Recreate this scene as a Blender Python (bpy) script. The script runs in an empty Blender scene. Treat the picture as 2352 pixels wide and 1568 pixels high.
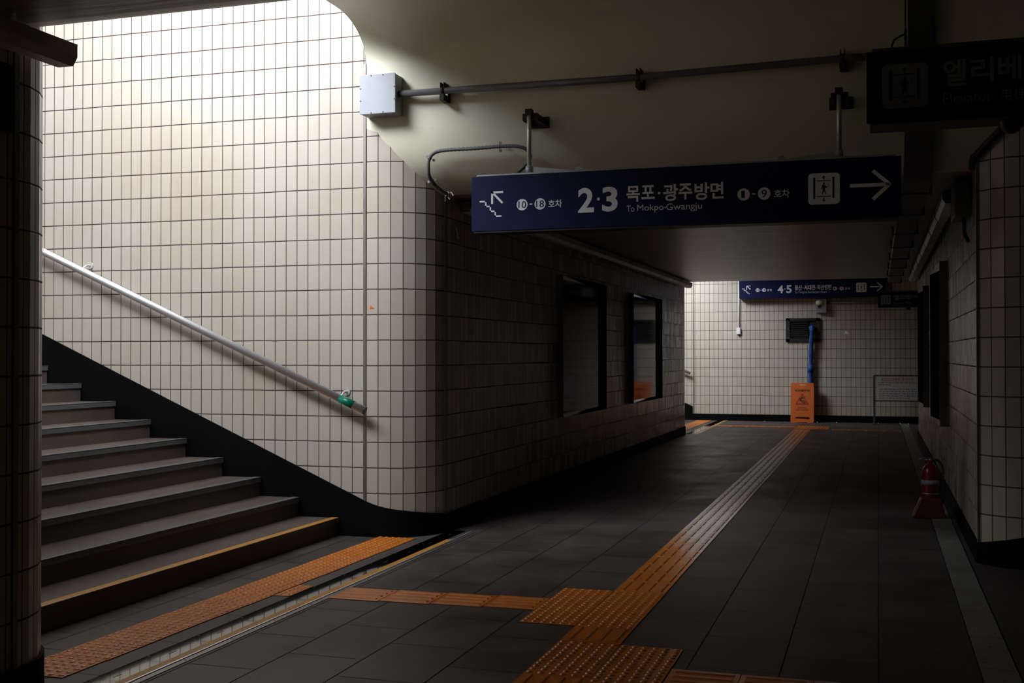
import bpy, bmesh, math, random
from mathutils import Vector, Matrix
from math import pi, sin, cos, sqrt, floor
random.seed(7)
sc = bpy.context.scene
COL = sc.collection

# ------------------------------------------------------------------ camera
H = 1.425
F_PX, YAW, PITCH, ROLL = 2651.584, 0.311336, 0.0112427, -0.000959
def camera():
    fw = Vector((-sin(YAW)*cos(PITCH), cos(YAW)*cos(PITCH), sin(PITCH)))
    r0 = Vector((cos(YAW), sin(YAW), 0)); u0 = r0.cross(fw)
    r = r0*cos(ROLL) + u0*sin(ROLL); u = -r0*sin(ROLL) + u0*cos(ROLL)
    cd = bpy.data.cameras.new('camera'); cd.sensor_width = 36; cd.sensor_fit = 'HORIZONTAL'
    cd.lens = F_PX*36/2352; cd.clip_start = 0.05; cd.clip_end = 200
    co = bpy.data.objects.new('camera', cd); COL.objects.link(co)
    m = Matrix((r, u, -fw)).transposed().to_4x4(); m.translation = (0, 0, H)
    co.matrix_world = m
    sc.camera = co
camera()

# ------------------------------------------------------------------ sky, exposure
SKY = .6
SUN_DIR = (-.58, -.72, .50); SUN_EXP = 7; SUN_GAIN = 3.6
def world():
    w = bpy.data.worlds.new('overcast_sky'); sc.world = w; w.use_nodes = True
    nt = w.node_tree; nt.nodes.clear()
    out = nt.nodes.new('ShaderNodeOutputWorld'); bg = nt.nodes.new('ShaderNodeBackground')
    tc = nt.nodes.new('ShaderNodeTexCoord'); sx = nt.nodes.new('ShaderNodeSeparateXYZ')
    rp = nt.nodes.new('ShaderNodeValToRGB')
    rp.color_ramp.elements[0].position = 0.0; rp.color_ramp.elements[0].color = (.50, .53, .60, 1)
    rp.color_ramp.elements[1].position = 1.0; rp.color_ramp.elements[1].color = (.91, .935, 1.0, 1)
    nt.links.new(tc.outputs['Generated'], sx.inputs[0]); nt.links.new(sx.outputs['Z'], rp.inputs[0])
    # brighter cloud where the sun stands behind it
    dt = nt.nodes.new('ShaderNodeVectorMath'); dt.operation = 'DOT_PRODUCT'
    dt.inputs[1].default_value = Vector(SUN_DIR).normalized()
    nt.links.new(tc.outputs['Generated'], dt.inputs[0])
    mx = nt.nodes.new('ShaderNodeMath'); mx.operation = 'MAXIMUM'; mx.inputs[1].default_value = 0; nt.links.new(dt.outputs['Value'], mx.inputs[0])
    pw = nt.nodes.new('ShaderNodeMath'); pw.operation = 'POWER'; pw.inputs[1].default_value = SUN_EXP; nt.links.new(mx.outputs[0], pw.inputs[0])
    ml = nt.nodes.new('ShaderNodeMath'); ml.operation = 'MULTIPLY_ADD'; ml.inputs[1].default_value = SUN_GAIN; ml.inputs[2].default_value = 1; nt.links.new(pw.outputs[0], ml.inputs[0])
    st = nt.nodes.new('ShaderNodeMath'); st.operation = 'MULTIPLY'; st.inputs[1].default_value = SKY; nt.links.new(ml.outputs[0], st.inputs[0])
    nt.links.new(rp.outputs[0], bg.inputs[0]); nt.links.new(st.outputs[0], bg.inputs[1])
    nt.links.new(bg.outputs[0], out.inputs[0])
world()
sc.view_settings.view_transform = 'Standard'
sc.view_settings.look = 'None'
sc.view_settings.gamma = 1
sc.view_settings.use_curve_mapping = False
sc.view_settings.exposure = 4.1
cy = sc.cycles
cy.max_bounces = 14; cy.diffuse_bounces = 10; cy.glossy_bounces = 6
cy.use_denoising = True
PLAT = 4.5            # platform level above the underpass
PARA = 4.95            # top of the added parapet that cuts low sky into the stairwell
ROOF = 10.5             # underside of the added canopy that limits the overhead sky
SHAFT_TOP = ROOF
def portal(name, loc, rot, sx, sy):
    # marks where the sky enters for the renderer's sampling; gives no light of its own
    l = bpy.data.lights.new(name, 'AREA'); l.shape = 'RECTANGLE'; l.size = sx; l.size_y = sy
    l.cycles.is_portal = True
    o = bpy.data.objects.new(name, l); COL.objects.link(o); o.location = loc; o.rotation_euler = rot
for nm, y in (('sky_opening_near', 4.2), ('sky_opening_far', 20.8)):
    portal(nm, (-6.05, y, (PARA+ROOF)/2), (pi/2, 0, 0), 6.9, ROOF-PARA)

# ------------------------------------------------------------------ geometry helpers
def new(): return bmesh.new()
def quad(bm, pts, mi=0):
    f = bm.faces.new([bm.verts.new(p) for p in pts]); f.material_index = mi; return f
def box(bm, x0, x1, y0, y1, z0, z1, bev=0, seg=2, mi=0):
    vs = [bm.verts.new(p) for p in ((x0,y0,z0),(x1,y0,z0),(x1,y1,z0),(x0,y1,z0),(x0,y0,z1),(x1,y0,z1),(x1,y1,z1),(x0,y1,z1))]
    fs = [bm.faces.new([vs[i] for i in q]) for q in ((3,2,1,0),(4,5,6,7),(0,1,5,4),(1,2,6,5),(2,3,7,6),(3,0,4,7))]
    for f in fs: f.material_index = mi
    if bev > 0:
        es = list({e for f in fs for e in f.edges})
        bmesh.ops.bevel(bm, geom=es, offset=bev, segments=seg, profile=.5, affect='EDGES')
    return vs
def frame_of(d):
    d = d.normalized(); a = Vector((0,0,1)) if abs(d.z) < .9 else Vector((1,0,0))
    s = d.cross(a).normalized(); return s, s.cross(d).normalized()
def tube(bm, pts, r, seg=12, cap=True, mi=0):
    pts = [Vector(p) for p in pts]; n = len(pts); rings = []
    rs = r if isinstance(r, (list, tuple)) else [r]*n
    s = None
    for i, p in enumerate(pts):
        d = (pts[min(i+1, n-1)] - pts[max(i-1, 0)])
        if d.length < 1e-9: d = Vector((0,0,1))
        d.normalize()
        if s is None: s, t = frame_of(d)
        else:
            s = (s - d*s.dot(d)).normalized(); t = d.cross(s)
        if i == 0: t = d.cross(s)
        rings.append([bm.verts.new(p + (s*cos(2*pi*k/seg) + t*sin(2*pi*k/seg))*rs[i]) for k in range(seg)])
    for a, b in zip(rings, rings[1:]):
        for k in range(seg):
            f = bm.faces.new((a[k], a[(k+1)%seg], b[(k+1)%seg], b[k])); f.smooth = True; f.material_index = mi
    if cap:
        f = bm.faces.new(list(reversed(rings[0]))); f.material_index = mi
        f = bm.faces.new(rings[-1]); f.material_index = mi
def cyl(bm, p0, p1, r, seg=16, mi=0): tube(bm, [p0, p1], r, seg, True, mi)
def prism(bm, poly, to3, a, b, mi=0, smooth=False):
    """poly: 2D outline; to3(u,v,w) gives the 3D point; extruded from w=a to w=b"""
    A = [bm.verts.new(to3(u, v, a)) for u, v in poly]; B = [bm.verts.new(to3(u, v, b)) for u, v in poly]
    n = len(poly)
    f = bm.faces.new(A); f.material_index = mi
    f = bm.faces.new(list(reversed(B))); f.material_index = mi
    for i in range(n):
        f = bm.faces.new((A[i], B[i], B[(i+1)%n], A[(i+1)%n])); f.material_index = mi; f.smooth = smooth
def XZ(y0):      # face plane facing -Y: u=x, v=z, w=depth
    return lambda u, v, w: (u, y0 + w, v)
def dome(bm, c, r, h, seg=10, rings=3, up=Vector((0,0,1)), mi=0):
    s, t = frame_of(up); c = Vector(c); prev = None
    for i in range(rings+1):
        a = pi/2*i/rings
        if i == rings:
            top = bm.verts.new(c + up*h)
            for k in range(seg):
                f = bm.faces.new((prev[k], prev[(k+1)%seg], top)); f.smooth = True; f.material_index = mi
        else:
            ring = [bm.verts.new(c + (s*cos(2*pi*k/seg) + t*sin(2*pi*k/seg))*r*cos(a) + up*h*sin(a)) for k in range(seg)]
            if prev:
                for k in range(seg):
                    f = bm.faces.new((prev[k], prev[(k+1)%seg], ring[(k+1)%seg], ring[k])); f.smooth = True; f.material_index = mi
            prev = ring
def lathe(bm, prof, c, seg=24, mi=0):
    rings = []
    for r, z in prof: rings.append([bm.verts.new((c[0]+r*cos(2*pi*k/seg), c[1]+r*sin(2*pi*k/seg), c[2]+z)) for k in range(seg)])
    for a, b in zip(rings, rings[1:]):
        for k in range(seg):
            f = bm.faces.new((a[k], a[(k+1)%seg], b[(k+1)%seg], b[k])); f.smooth = True; f.material_index = mi
    bm.faces.new(list(reversed(rings[0]))).material_index = mi; bm.faces.new(rings[-1]).material_index = mi
def stroke(bm, pts, w, to3, a, b, ext=True):
    for (u0, v0), (u1, v1) in zip(pts, pts[1:]):
        du, dv = u1-u0, v1-v0; L = sqrt(du*du+dv*dv); du /= L; dv /= L
        e = w/2 if ext else 0; nu, nv = -dv*w/2, du*w/2
        p = [(u0-du*e+nu, v0-dv*e+nv), (u0-du*e-nu, v0-dv*e-nv), (u1+du*e-nu, v1+dv*e-nv), (u1+du*e+nu, v1+dv*e+nv)]
        prism(bm, p, to3, a, b)
def disc2(cx, cz, rx, rz=None, n=28):
    rz = rz or rx
    return [(cx+rx*cos(2*pi*k/n), cz+rz*sin(2*pi*k/n)) for k in range(n)]
def rrect(x0, x1, z0, z1, r, n=5):
    out = []
    for cx, cz, a0 in ((x1-r, z0+r, -pi/2), (x1-r, z1-r, 0), (x0+r, z1-r, pi/2), (x0+r, z0+r, pi)):
        for k in range(n+1):
            a = a0 + pi/2*k/n; out.append((cx+r*cos(a), cz+r*sin(a)))
    return out

# ------------------------------------------------------------------ object helpers
def wloc(o):
    v = Vector((0,0,0))
    while o: v += o.location; o = o.parent
    return v
def obj(name, bm, mat, parent=None, origin=None, recalc=True):
    """link bm (world coordinates) as ONE mesh object, its origin at its base or at its parent"""
    if recalc: bmesh.ops.recalc_face_normals(bm, faces=bm.faces[:])
    base = wloc(parent) if parent else Vector((0,0,0))
    if origin is None:
        if parent is None:
            vs = bm.verts
            xs = [v.co.x for v in vs]; ys = [v.co.y for v in vs]; zs = [v.co.z for v in vs]
            origin = Vector(((min(xs)+max(xs))/2, (min(ys)+max(ys))/2, min(zs)))
        else: origin = base
    origin = Vector(origin)
    bmesh.ops.translate(bm, verts=bm.verts[:], vec=-origin)
    me = bpy.data.meshes.new(name); bm.to_mesh(me); bm.free()
    for m in (mat if isinstance(mat, (list, tuple)) else [mat]): me.materials.append(m)
    o = bpy.data.objects.new(name, me); COL.objects.link(o)
    o.location = origin - base
    if parent: o.parent = parent
    return o
def tag(o, label, cat, group=None, kind=None):
    o['label'] = label; o['category'] = cat
    if group: o['group'] = group
    if kind: o['kind'] = kind
    return o
def thing(name, label, cat, loc, group=None):
    o = bpy.data.objects.new(name, None); COL.objects.link(o); o.location = loc; o.empty_display_size = .1
    return tag(o, label, cat, group)
def struct(name, bm, mat, label, cat, recalc=True):
    o = obj(name, bm, mat, recalc=recalc); return tag(o, label, cat, kind='structure')
def dup(root, delta, label=None):
    def cp(o, par):
        c = o.copy(); COL.objects.link(c)
        if par: c.parent = par
        for ch in list(o.children): cp(ch, c)
        return c
    r = cp(root, None); r.location = root.location + Vector(delta)
    if label: r['label'] = label
    return r

# ------------------------------------------------------------------ materials
M = {}
def nodes(name):
    m = bpy.data.materials.new(name); m.use_nodes = True; nt = m.node_tree
    b = nt.nodes['Principled BSDF']; M[name] = m
    return m, nt, b
def N(nt, t, **kw):
    n = nt.nodes.new(t)
    for k, v in kw.items():
        if k.startswith('i_'):
            n.inputs[k[2:].replace('_', ' ')].default_value = v
        else: setattr(n, k, v)
    return n
def math_(nt, op, a, b=None, c=None):
    n = nt.nodes.new('ShaderNodeMath'); n.operation = op
    for i, v in enumerate((a, b, c)):
        if v is None: continue
        if isinstance(v, (int, float)): n.inputs[i].default_value = v
        else: nt.links.new(v, n.inputs[i])
    return n.outputs[0]
def mix(nt, fac, a, b, blend='MIX'):
    n = nt.nodes.new('ShaderNodeMix'); n.data_type = 'RGBA'; n.blend_type = blend
    for s, v in ((n.inputs[0], fac), (n.inputs[6], a), (n.inputs[7], b)):
        if isinstance(v, (int, float)): s.default_value = v
        elif isinstance(v, tuple): s.default_value = v if len(v) == 4 else (*v, 1)
        else: nt.links.new(v, s)
    return n.outputs[2]
def noise(nt, scale, detail=3, vec=None, rough=.5, dim='3D'):
    n = N(nt, 'ShaderNodeTexNoise', i_Scale=scale, i_Detail=detail, i_Roughness=rough)
    if vec is not None: nt.links.new(vec, n.inputs['Vector'])
    return n.outputs['Fac']
def ramp(nt, fac, p0, c0, p1, c1):
    n = nt.nodes.new('ShaderNodeMapRange'); n.inputs[1].default_value = p0; n.inputs[2].default_value = p1
    n.inputs[3].default_value = c0; n.inputs[4].default_value = c1
    nt.links.new(fac, n.inputs[0]); return n.outputs[0]
def bump(nt, b, height, strength=.3, dist=.01):
    n = N(nt, 'ShaderNodeBump'); n.inputs['Strength'].default_value = strength; n.inputs['Distance'].default_value = dist
    nt.links.new(height, n.inputs['Height']); nt.links.new(n.outputs[0], b.inputs['Normal'])
def wpos(nt, scale=None):
    g = nt.nodes.new('ShaderNodeNewGeometry'); v = g.outputs['Position']
    if scale:
        mp = nt.nodes.new('ShaderNodeMapping'); mp.inputs['Scale'].default_value = scale
        nt.links.new(v, mp.inputs['Vector']); v = mp.outputs[0]
    return v
def simple(name, col, rough=.5, metal=0, nscale=0, namp=.15, bstr=0, bscale=60, spec=.5, coat=0):
    m, nt, b = nodes(name)
    b.inputs['Base Color'].default_value = (*col, 1); b.inputs['Roughness'].default_value = rough
    b.inputs['Metallic'].default_value = metal; b.inputs['Specular IOR Level'].default_value = spec
    if coat: b.inputs['Coat Weight'].default_value = coat
    if nscale:
        nz = noise(nt, nscale, 4, wpos(nt)); f = ramp(nt, nz, .3, 1-namp, .7, 1+namp)
        vm = nt.nodes.new('ShaderNodeVectorMath'); vm.operation = 'SCALE'; vm.inputs[0].default_value = col
        nt.links.new(f, vm.inputs['Scale']); nt.links.new(vm.outputs[0], b.inputs['Base Color'])
    if bstr: bump(nt, b, noise(nt, bscale, 3, wpos(nt)), bstr, .004)
    return m
TW, TH = .09786, .2
def tile_mat():
    m, nt, b = nodes('glazed_wall_tile')
    uv = nt.nodes.new('ShaderNodeUVMap'); uv.uv_map = 'UVMap'
    sp = nt.nodes.new('ShaderNodeSeparateXYZ'); nt.links.new(uv.outputs[0], sp.inputs[0])
    # a few millimetres of unevenness in the setting of the joints
    wob = noise(nt, 3.0, 2, wpos(nt)); 
    u = math_(nt, 'DIVIDE', sp.outputs[0], TW); v = math_(nt, 'DIVIDE', sp.outputs[1], TH)
    v = math_(nt, 'ADD', v, ramp(nt, wob, .2, -.012, .8, .012))
    def joint(x, half):
        d = math_(nt, 'ABSOLUTE', math_(nt, 'SUBTRACT', math_(nt, 'FRACT', math_(nt, 'ADD', x, .5)), .5))
        return ramp(nt, d, half*.55, 1, half*1.25, 0)
    ju = joint(u, .0037/TW); jv = joint(v, .0048/TH)
    j = math_(nt, 'MAXIMUM', ju, jv)
    cb = nt.nodes.new('ShaderNodeCombineXYZ')
    nt.links.new(math_(nt, 'FLOOR', u), cb.inputs[0]); nt.links.new(math_(nt, 'FLOOR', v), cb.inputs[1])
    wn = N(nt, 'ShaderNodeTexWhiteNoise', noise_dimensions='3D'); nt.links.new(cb.outputs[0], wn.inputs['Vector'])
    r1 = wn.outputs['Value']
    ws = nt.nodes.new('ShaderNodeSeparateColor'); nt.links.new(wn.outputs['Color'], ws.inputs[0])
    c = mix(nt, ramp(nt, r1, 0, 0, 1, 1), (.473, .434, .367), (.484, .447, .383))
    st = noise(nt, .9, 5, wpos(nt), .65)
    f = math_(nt, 'MULTIPLY', ramp(nt, st, .42, 0, .68, 1), ramp(nt, ws.outputs[1], 0, .6, 1, 1))
    c = mix(nt, math_(nt, 'MULTIPLY', f, .34), c, (.40, .275, .155))
    sm = noise(nt, 26, 3, wpos(nt, (1, 1, .35)), .6)
    c = mix(nt, ramp(nt, sm, .62, 0, .85, .22), c, (.2, .15, .1))
    gn = noise(nt, 14, 3, wpos(nt))
    g = mix(nt, ramp(nt, gn, .3, 0, .7, 1), (.05, .022, .013), (.018, .010, .008))
    c = mix(nt, j, c, g)
    nt.links.new(c, b.inputs['Base Color'])
    rr = math_(nt, 'ADD', math_(nt, 'MULTIPLY', j, .5), ramp(nt, ws.outputs[2], 0, .2, 1, .34))
    nt.links.new(rr, b.inputs['Roughness'])
    h = math_(nt, 'SUBTRACT', 1, j)
    h = math_(nt, 'ADD', h, math_(nt, 'MULTIPLY', noise(nt, 9, 2, wpos(nt)), .15))
    bump(nt, b, h, .35, .003)
tile_mat()
def paint_mat():
    m, nt, b = nodes('cream_wall_paint')
    n1 = noise(nt, .8, 4, wpos(nt), .6)
    c = mix(nt, ramp(nt, n1, .35, 0, .7, 1), (.70, .685, .54), (.62, .60, .45))
    nt.links.new(c, b.inputs['Base Color']); b.inputs['Roughness'].default_value = .42
    bump(nt, b, noise(nt, 70, 3, wpos(nt), .6), .28, .006)
paint_mat()
def soffit_mat():
    m, nt, b = nodes('board_marked_concrete')
    n1 = noise(nt, 1, 5, wpos(nt, (1.2, 26, 1)), .65)
    c = mix(nt, ramp(nt, n1, .3, 0, .72, 1), (.15, .122, .095), (.50, .44, .36))
    nt.links.new(c, b.inputs['Base Color']); b.inputs['Roughness'].default_value = .36
    bump(nt, b, n1, .3, .01)
soffit_mat()
def granite(name, c0, c1, rough=.5, cell=False, blotch=.38):
    m, nt, b = nodes(name)
    sp = noise(nt, 260, 2, wpos(nt), .7); bl = noise(nt, 1.6, 5, wpos(nt), .65)
    c = mix(nt, ramp(nt, sp, .35, 0, .65, 1), c0, c1)
    k = ramp(nt, bl, .3, 1-blotch, .7, 1+blotch)
    if cell:
        uv = nt.nodes.new('ShaderNodeUVMap'); uv.uv_map = 'UVMap'
        s = nt.nodes.new('ShaderNodeSeparateXYZ'); nt.links.new(uv.outputs[0], s.inputs[0])
        k = math_(nt, 'MULTIPLY', k, ramp(nt, s.outputs[0], 0, .82, 1, 1.16))
    vm = nt.nodes.new('ShaderNodeVectorMath'); vm.operation = 'SCALE'
    nt.links.new(c, vm.inputs[0]); nt.links.new(k, vm.inputs['Scale']); nt.links.new(vm.outputs[0], b.inputs['Base Color'])
    nt.links.new(ramp(nt, bl, .3, rough-.12, .7, rough+.1), b.inputs['Roughness'])
    bump(nt, b, sp, .12, .002); b.inputs['Specular IOR Level'].default_value = .22
granite('granite_paving', (.046, .038, .035), (.108, .093, .087), .5, True)
granite('granite_steps', (.066, .051, .044), (.15, .122, .107), .5, False, .18)
granite('black_granite', (.0018, .0018, .002), (.0065, .0064, .0066), .7, False, .3)
M['black_granite'].node_tree.nodes['Principled BSDF'].inputs['Specular IOR Level'].default_value = .04
simple('paving_joint', (.03, .027, .025), .9)
simple('low_bounce_dark', (.03, .029, .028), .5)  # dark finish chosen for unseen walls to cut bounced light
simple('stainless_steel', (.74, .72, .73), .48, .85, 3, .06)
simple('frame_steel', (.42, .41, .40), .2, 1, 3, .1)
simple('mirror_steel', (.48, .47, .45), .04, 1, 2, .05, .03, 2.5)
simple('trim_steel', (.24, .225, .21), .45, .8, 4, .15)
simple('aluminium', (.50, .50, .50), .4, 1)
simple('anti_slip_grey', (.10, .10, .10), .75)
simple('galvanised_pipe', (.16, .16, .165), .5, .6, 8, .2)
simple('rusty_steel', (.045, .032, .028), .7, .3, 10, .3)
simple('grey_paint', (.36, .385, .42), .45, 0, 6, .05)
simple('grey_box_side', (.28, .29, .30), .5, 0, 6, .08)
simple('sign_navy', (.005, .009, .055), .5, 0, 0, 0, 0, 0, .2)
simple('sign_white', (.86, .88, .9), .5)
simple('sign_white_dimmed', (.28, .28, .29), .5)  # sign white darkened for lettering and a label that stand in shade
simple('sign_rim', (.36, .38, .40), .45, .3)
simple('dark_plastic', (.02, .02, .022), .45)
simple('black_print', (.015, .015, .015), .6)
simple('red_print', (.35, .02, .02), .6)
simple('conduit_grey', (.11, .11, .12), .5)
simple('white_plastic', (.72, .73, .74), .4)
simple('yellowed_white', (.62, .58, .45), .5, 0, 5, .15)
simple('batten_white', (.68, .64, .56), .45, 0, 4, .2)
simple('blue_hose', (.01, .06, .26), .5, 0, 12, .15, .2, 50)
simple('sign_orange', (.62, .13, .02), .45, 0, 5, .08)
simple('yellow_strip', (.52, .24, .03), .55, 0, 20, .12)
simple('green_tape', (.0, .16, .09), .3)
simple('red_enamel', (.13, .008, .008), .25, 0)
simple('dark_red', (.08, .006, .006), .45, 0)
simple('duct_paint', (.075, .075, .07), .5, 0, 4, .15)
simple('dark_glass', (.012, .014, .014), .06, 0, 0, 0, .02, 3, .2)
simple('board_white', (.55, .53, .50), .5)
simple('drain_plate', (.21, .21, .19), .55, 0, 3, .25)
simple('black_louvre', (.016, .015, .014), .6, 0, 6, .2)
def tactile_mat():
    m, nt, b = nodes('tactile_orange')
    n1 = noise(nt, 5, 4, wpos(nt), .6)
    c = mix(nt, ramp(nt, n1, .3, 0, .7, 1), (.66, .205, .026), (.52, .15, .018))
    # worn-through stretch of the corridor strip, mid-way down the passage
    p = nt.nodes.new('ShaderNodeSeparateXYZ'); nt.links.new(wpos(nt), p.inputs[0])
    d = math_(nt, 'ADD', p.outputs[1], math_(nt, 'MULTIPLY', math_(nt, 'ADD', p.outputs[0], 1.4), 3.2))
    d = math_(nt, 'ADD', d, ramp(nt, noise(nt, 6, 3, wpos(nt)), .2, -.5, .8, .5))
    wr = math_(nt, 'MULTIPLY', ramp(nt, d, 8.2, 0, 9.0, 1), ramp(nt, p.outputs[1], 15.5, 1, 19, 0))
    hb = ramp(nt, p.outputs[2], .0052, 1, .0075, .25)
    n2 = noise(nt, 40, 3, wpos(nt))
    w2 = mix(nt, hb, (.24, .16, .11), mix(nt, n2, (.55, .46, .40), (.66, .58, .52)))
    c = mix(nt, math_(nt, 'MULTIPLY', wr, .92), c, w2)
    nt.links.new(c, b.inputs['Base Color']); b.inputs['Roughness'].default_value = .3
    b.inputs['Specular IOR Level'].default_value = .5
tactile_mat()

# ------------------------------------------------------------------ the shell
XL = -3.369; XO = -3.865           # left wall plane, edge of the stair openings
YA = 8.278; YN = 4.28; YB = 20.89; YF = 25.08
R = .43
DR = -.0045                         # the paving and the right wall run a hair off square
def dx(x, y): return x + DR*(y-6)
def XR(y): return .612 - .0052*(y-8.53)
Z0 = .138                            # a bed joint of the wall tiles
def wall(name, path, z0, z1, label, cat='wall', u0=0, mat='glazed_wall_tile', flip=False):
    """tiled wall along a path of (x, y, [u]) points seen from its left side"""
    bm = new(); uvl = bm.loops.layers.uv.new('UVMap'); s = u0
    for i in range(len(path)-1):
        (xa, ya), (xb, yb) = path[i][:2], path[i+1][:2]
        L = sqrt((xb-xa)**2 + (yb-ya)**2)
        sa = s; s += L
        vs = [bm.verts.new(p) for p in ((xa,ya,z0),(xb,yb,z0),(xb,yb,z1),(xa,ya,z1))]
        f = bm.faces.new(vs if not flip else vs)
        for lp, (uu, vv) in zip(f.loops, ((sa,z0-Z0),(s,z0-Z0),(s,z1-Z0),(sa,z1-Z0))): lp[uvl].uv = (uu, vv)
    return struct(name, bm, M[mat], label, cat, recalc=False)
def arc_facets(cx, cy, r, a0, a1, n):
    return [(cx+r*cos(a0+(a1-a0)*k/n), cy+r*sin(a0+(a1-a0)*k/n)) for k in range(n+1)]
# stair wall: joints at x = -4.964 + k*TW, trim at its right end
wall('wall_stair', [(-16, YA), (XO-.012, YA)], 0, SHAFT_TOP, 'pale glazed tile wall behind the handrail, lit from above', u0=-16+4.9637)
# rounded corner then the passage's left wall
cpath = [(XO, YA), (XO+.066, YA)]
fac = []
s = 0
def cornerpt(s):
    fl = (XL-R)-XO
    if s < fl: return (XO+s, YA)
    a = min((s-fl)/R, pi/2)
    return (XL-R+R*sin(a), YA+R-R*cos(a))
CW = .0992
cpath = [cornerpt(CW*k) for k in range(8)] + [(XL, YA+R-.002)]
bm = new(); uvl = bm.loops.layers.uv.new('UVMap')
def facet(bm, uvl, a, b, z0, z1, ua, ub, tops=None):
    ta, tb = tops or (z1, z1)
    f = bm.faces.new([bm.verts.new(p) for p in ((a[0],a[1],z0),(b[0],b[1],z0),(b[0],b[1],tb),(a[0],a[1],ta))])
    for lp, q in zip(f.loops, ((ua,z0-Z0),(ub,z0-Z0),(ub,tb-Z0),(ua,ta-Z0))): lp[uvl].uv = q
for k in range(8):
    facet(bm, uvl, cpath[k], cpath[k+1], 0, 3.35, k*TW, (k+1)*TW if k < 7 else (k+.55)*TW, (3.285, 3.195, 3.20, 3.3, 3.3, 3.3, 3.3, 3.3, 3.3)[k:k+2])
struct('wall_corner', bm, M['glazed_wall_tile'], 'rounded corner of tiles between stair wall and dark passage', 'wall', recalc=False)
wall('wall_left', [(XL, YA+R), (XL, 20.47)], 0, 2.76, 'dark tiled left wall of the passage with two poster frames', u0=YA+R-8.856)
wall('wall_left_end', arc_facets(XL-R, 20.47, R, 0, pi/2, 7) + [(-16, 20.90)], 0, PLAT, 'rounded far end of the passage wall, turning to the second stairs')
wall('wall_pillar', [(XL, -8), (XL, 3.845)], 0, 2.85, 'dark tiled wall at the left edge of the picture', u0=.03)
wall('wall_pillar_corner', arc_facets(XL-R, 3.86, R, 0, pi/2, 7) + [(-16, 4.29)], 0, PLAT, 'rounded tiled corner on the near side of the stairs', u0=TW*.5)
wall('wall_far', [(-16, YF), (5, YF)], 0, SHAFT_TOP, 'far tiled wall at the end of the passage', u0=-16+3.926+TW*.5)
# right side: wall, its trim, then a corner turning toward the camera's right
def facet_widths():
    pts = [(XR(8.49), 8.49)]; a = None
    for ln, ang in ((.022, 42), (TW, 42), (TW, 56), (TW, 72), (TW, 86), (TW*42, 90)):
        x, y = pts[-1]; t = ang*pi/180
        pts.append((x+ln*sin(t), y-ln*cos(t)))
    return pts
rp = facet_widths()
wall('wall_right', [(XR(20.47), 20.47), (XR(8.49), 8.49)], 0, 2.76, 'dark tiled right wall of the passage, two frames on it', u0=.04)
bm = new(); uvl = bm.loops.layers.uv.new('UVMap'); uu = [-.022, 0, TW, 2*TW, 3*TW, 4*TW, 46*TW]
for k in range(6): facet(bm, uvl, rp[k], rp[k+1], 0, 3.6, uu[k], uu[k+1])
struct('wall_right_corner', bm, M['glazed_wall_tile'], 'tiled corner at the right edge of the picture', 'wall', recalc=False)
wall('wall_right_near', [(5, 4.28), (1.06, 4.28)] + list(reversed(arc_facets(1.06, 3.86, .42, pi/2, pi, 7))) [::-1] + [(.64, -8)], 0, 4.05, 'unseen wall beside the camera, darkened to cut bounce', mat='low_bounce_dark')
wall('wall_right_far', [(5, 20.9)] + [(1.0, 20.9)] + arc_facets(XR(20.47)+R, 20.47, R, pi/2, pi, 6), 0, 4.05, 'far end of the right wall, darkened to cut bounce', mat='low_bounce_dark')
wall('wall_wing', [(5, YF), (5, YB)], 0, 4.05, 'unseen end wall of the far lift hall, darkened to cut bounce', mat='low_bounce_dark')
wall('wall_wing_near', [(5, rp[-1][1]), (5, YN)], 0, 4.05, 'unseen end wall of the near lift hall, darkened to cut bounce', mat='low_bounce_dark')
wall('wall_back', [(.64, -8), (XL, -8)], 0, 2.85, 'unseen wall behind the camera, darkened to cut bounce', mat='low_bounce_dark')
for nm, ya, yb in (('wall_shaft', YN, YA), ('wall_shaft_far', YB, YF)):
    wall(nm, [(-16, ya), (-16, yb)], 0, PLAT, 'wall at the head of the stairs')

# ceilings: extruded cross-sections in (y, z)
def ell(cy, cz, ry, rz, a0, a1, n=10): return [(cy+ry*cos(a0+(a1-a0)*k/n), cz+rz*sin(a0+(a1-a0)*k/n)) for k in range(n+1)]
ZC = 4.011
def slab(name, prof, x0, x1, mat, label, cat='ceiling', top=PLAT):
    bm = new(); poly = prof + [(prof[-1][0], top), (prof[0][0], top)]
    prism(bm, poly, lambda u, v, w: (w, u, v), x0, x1, smooth=False)
    o = struct(name, bm, mat, label, cat)
    for p in o.data.polygons: p.use_smooth = len(prof) > 4
    o.data.set_sharp_from_angle(angle=.55)
    return o
ZN = 2.775
near_b = ell(3.86, 3.30, .42, 3.30-ZN, -pi/2, 0, 12)
slab('ceiling_entry', [(-8, ZN), (3.86, ZN)], -3.87, 1.1, M['board_marked_concrete'], 'dark soffit above the camera')
slab('beam_near', near_b + ell(4.80, 3.70, .52, .311, pi, pi/2, 10), XO, 5, M['cream_wall_paint'], 'near edge beam, its dark underside crossing the top left', 'beam')
slab('ceiling', [(4.80, ZC), (7.76, ZC)], XO, 5, M['cream_wall_paint'], 'cream painted ceiling between the stairs and the lift hall')
slab('beam_passage', ell(7.76, 3.70, .518, .311, pi/2, 0, 14) + ell(8.70, 3.20, .422, .49, pi, 3*pi/2, 18), XO, 5, M['cream_wall_paint'], 'cream painted beam with rounded underside over the passage', 'beam')
slab('ceiling_passage', [(8.70, 2.71), (20.47, 2.71)], -3.6, 1.1, M['board_marked_concrete'], 'low board-marked concrete ceiling of the passage')
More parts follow.
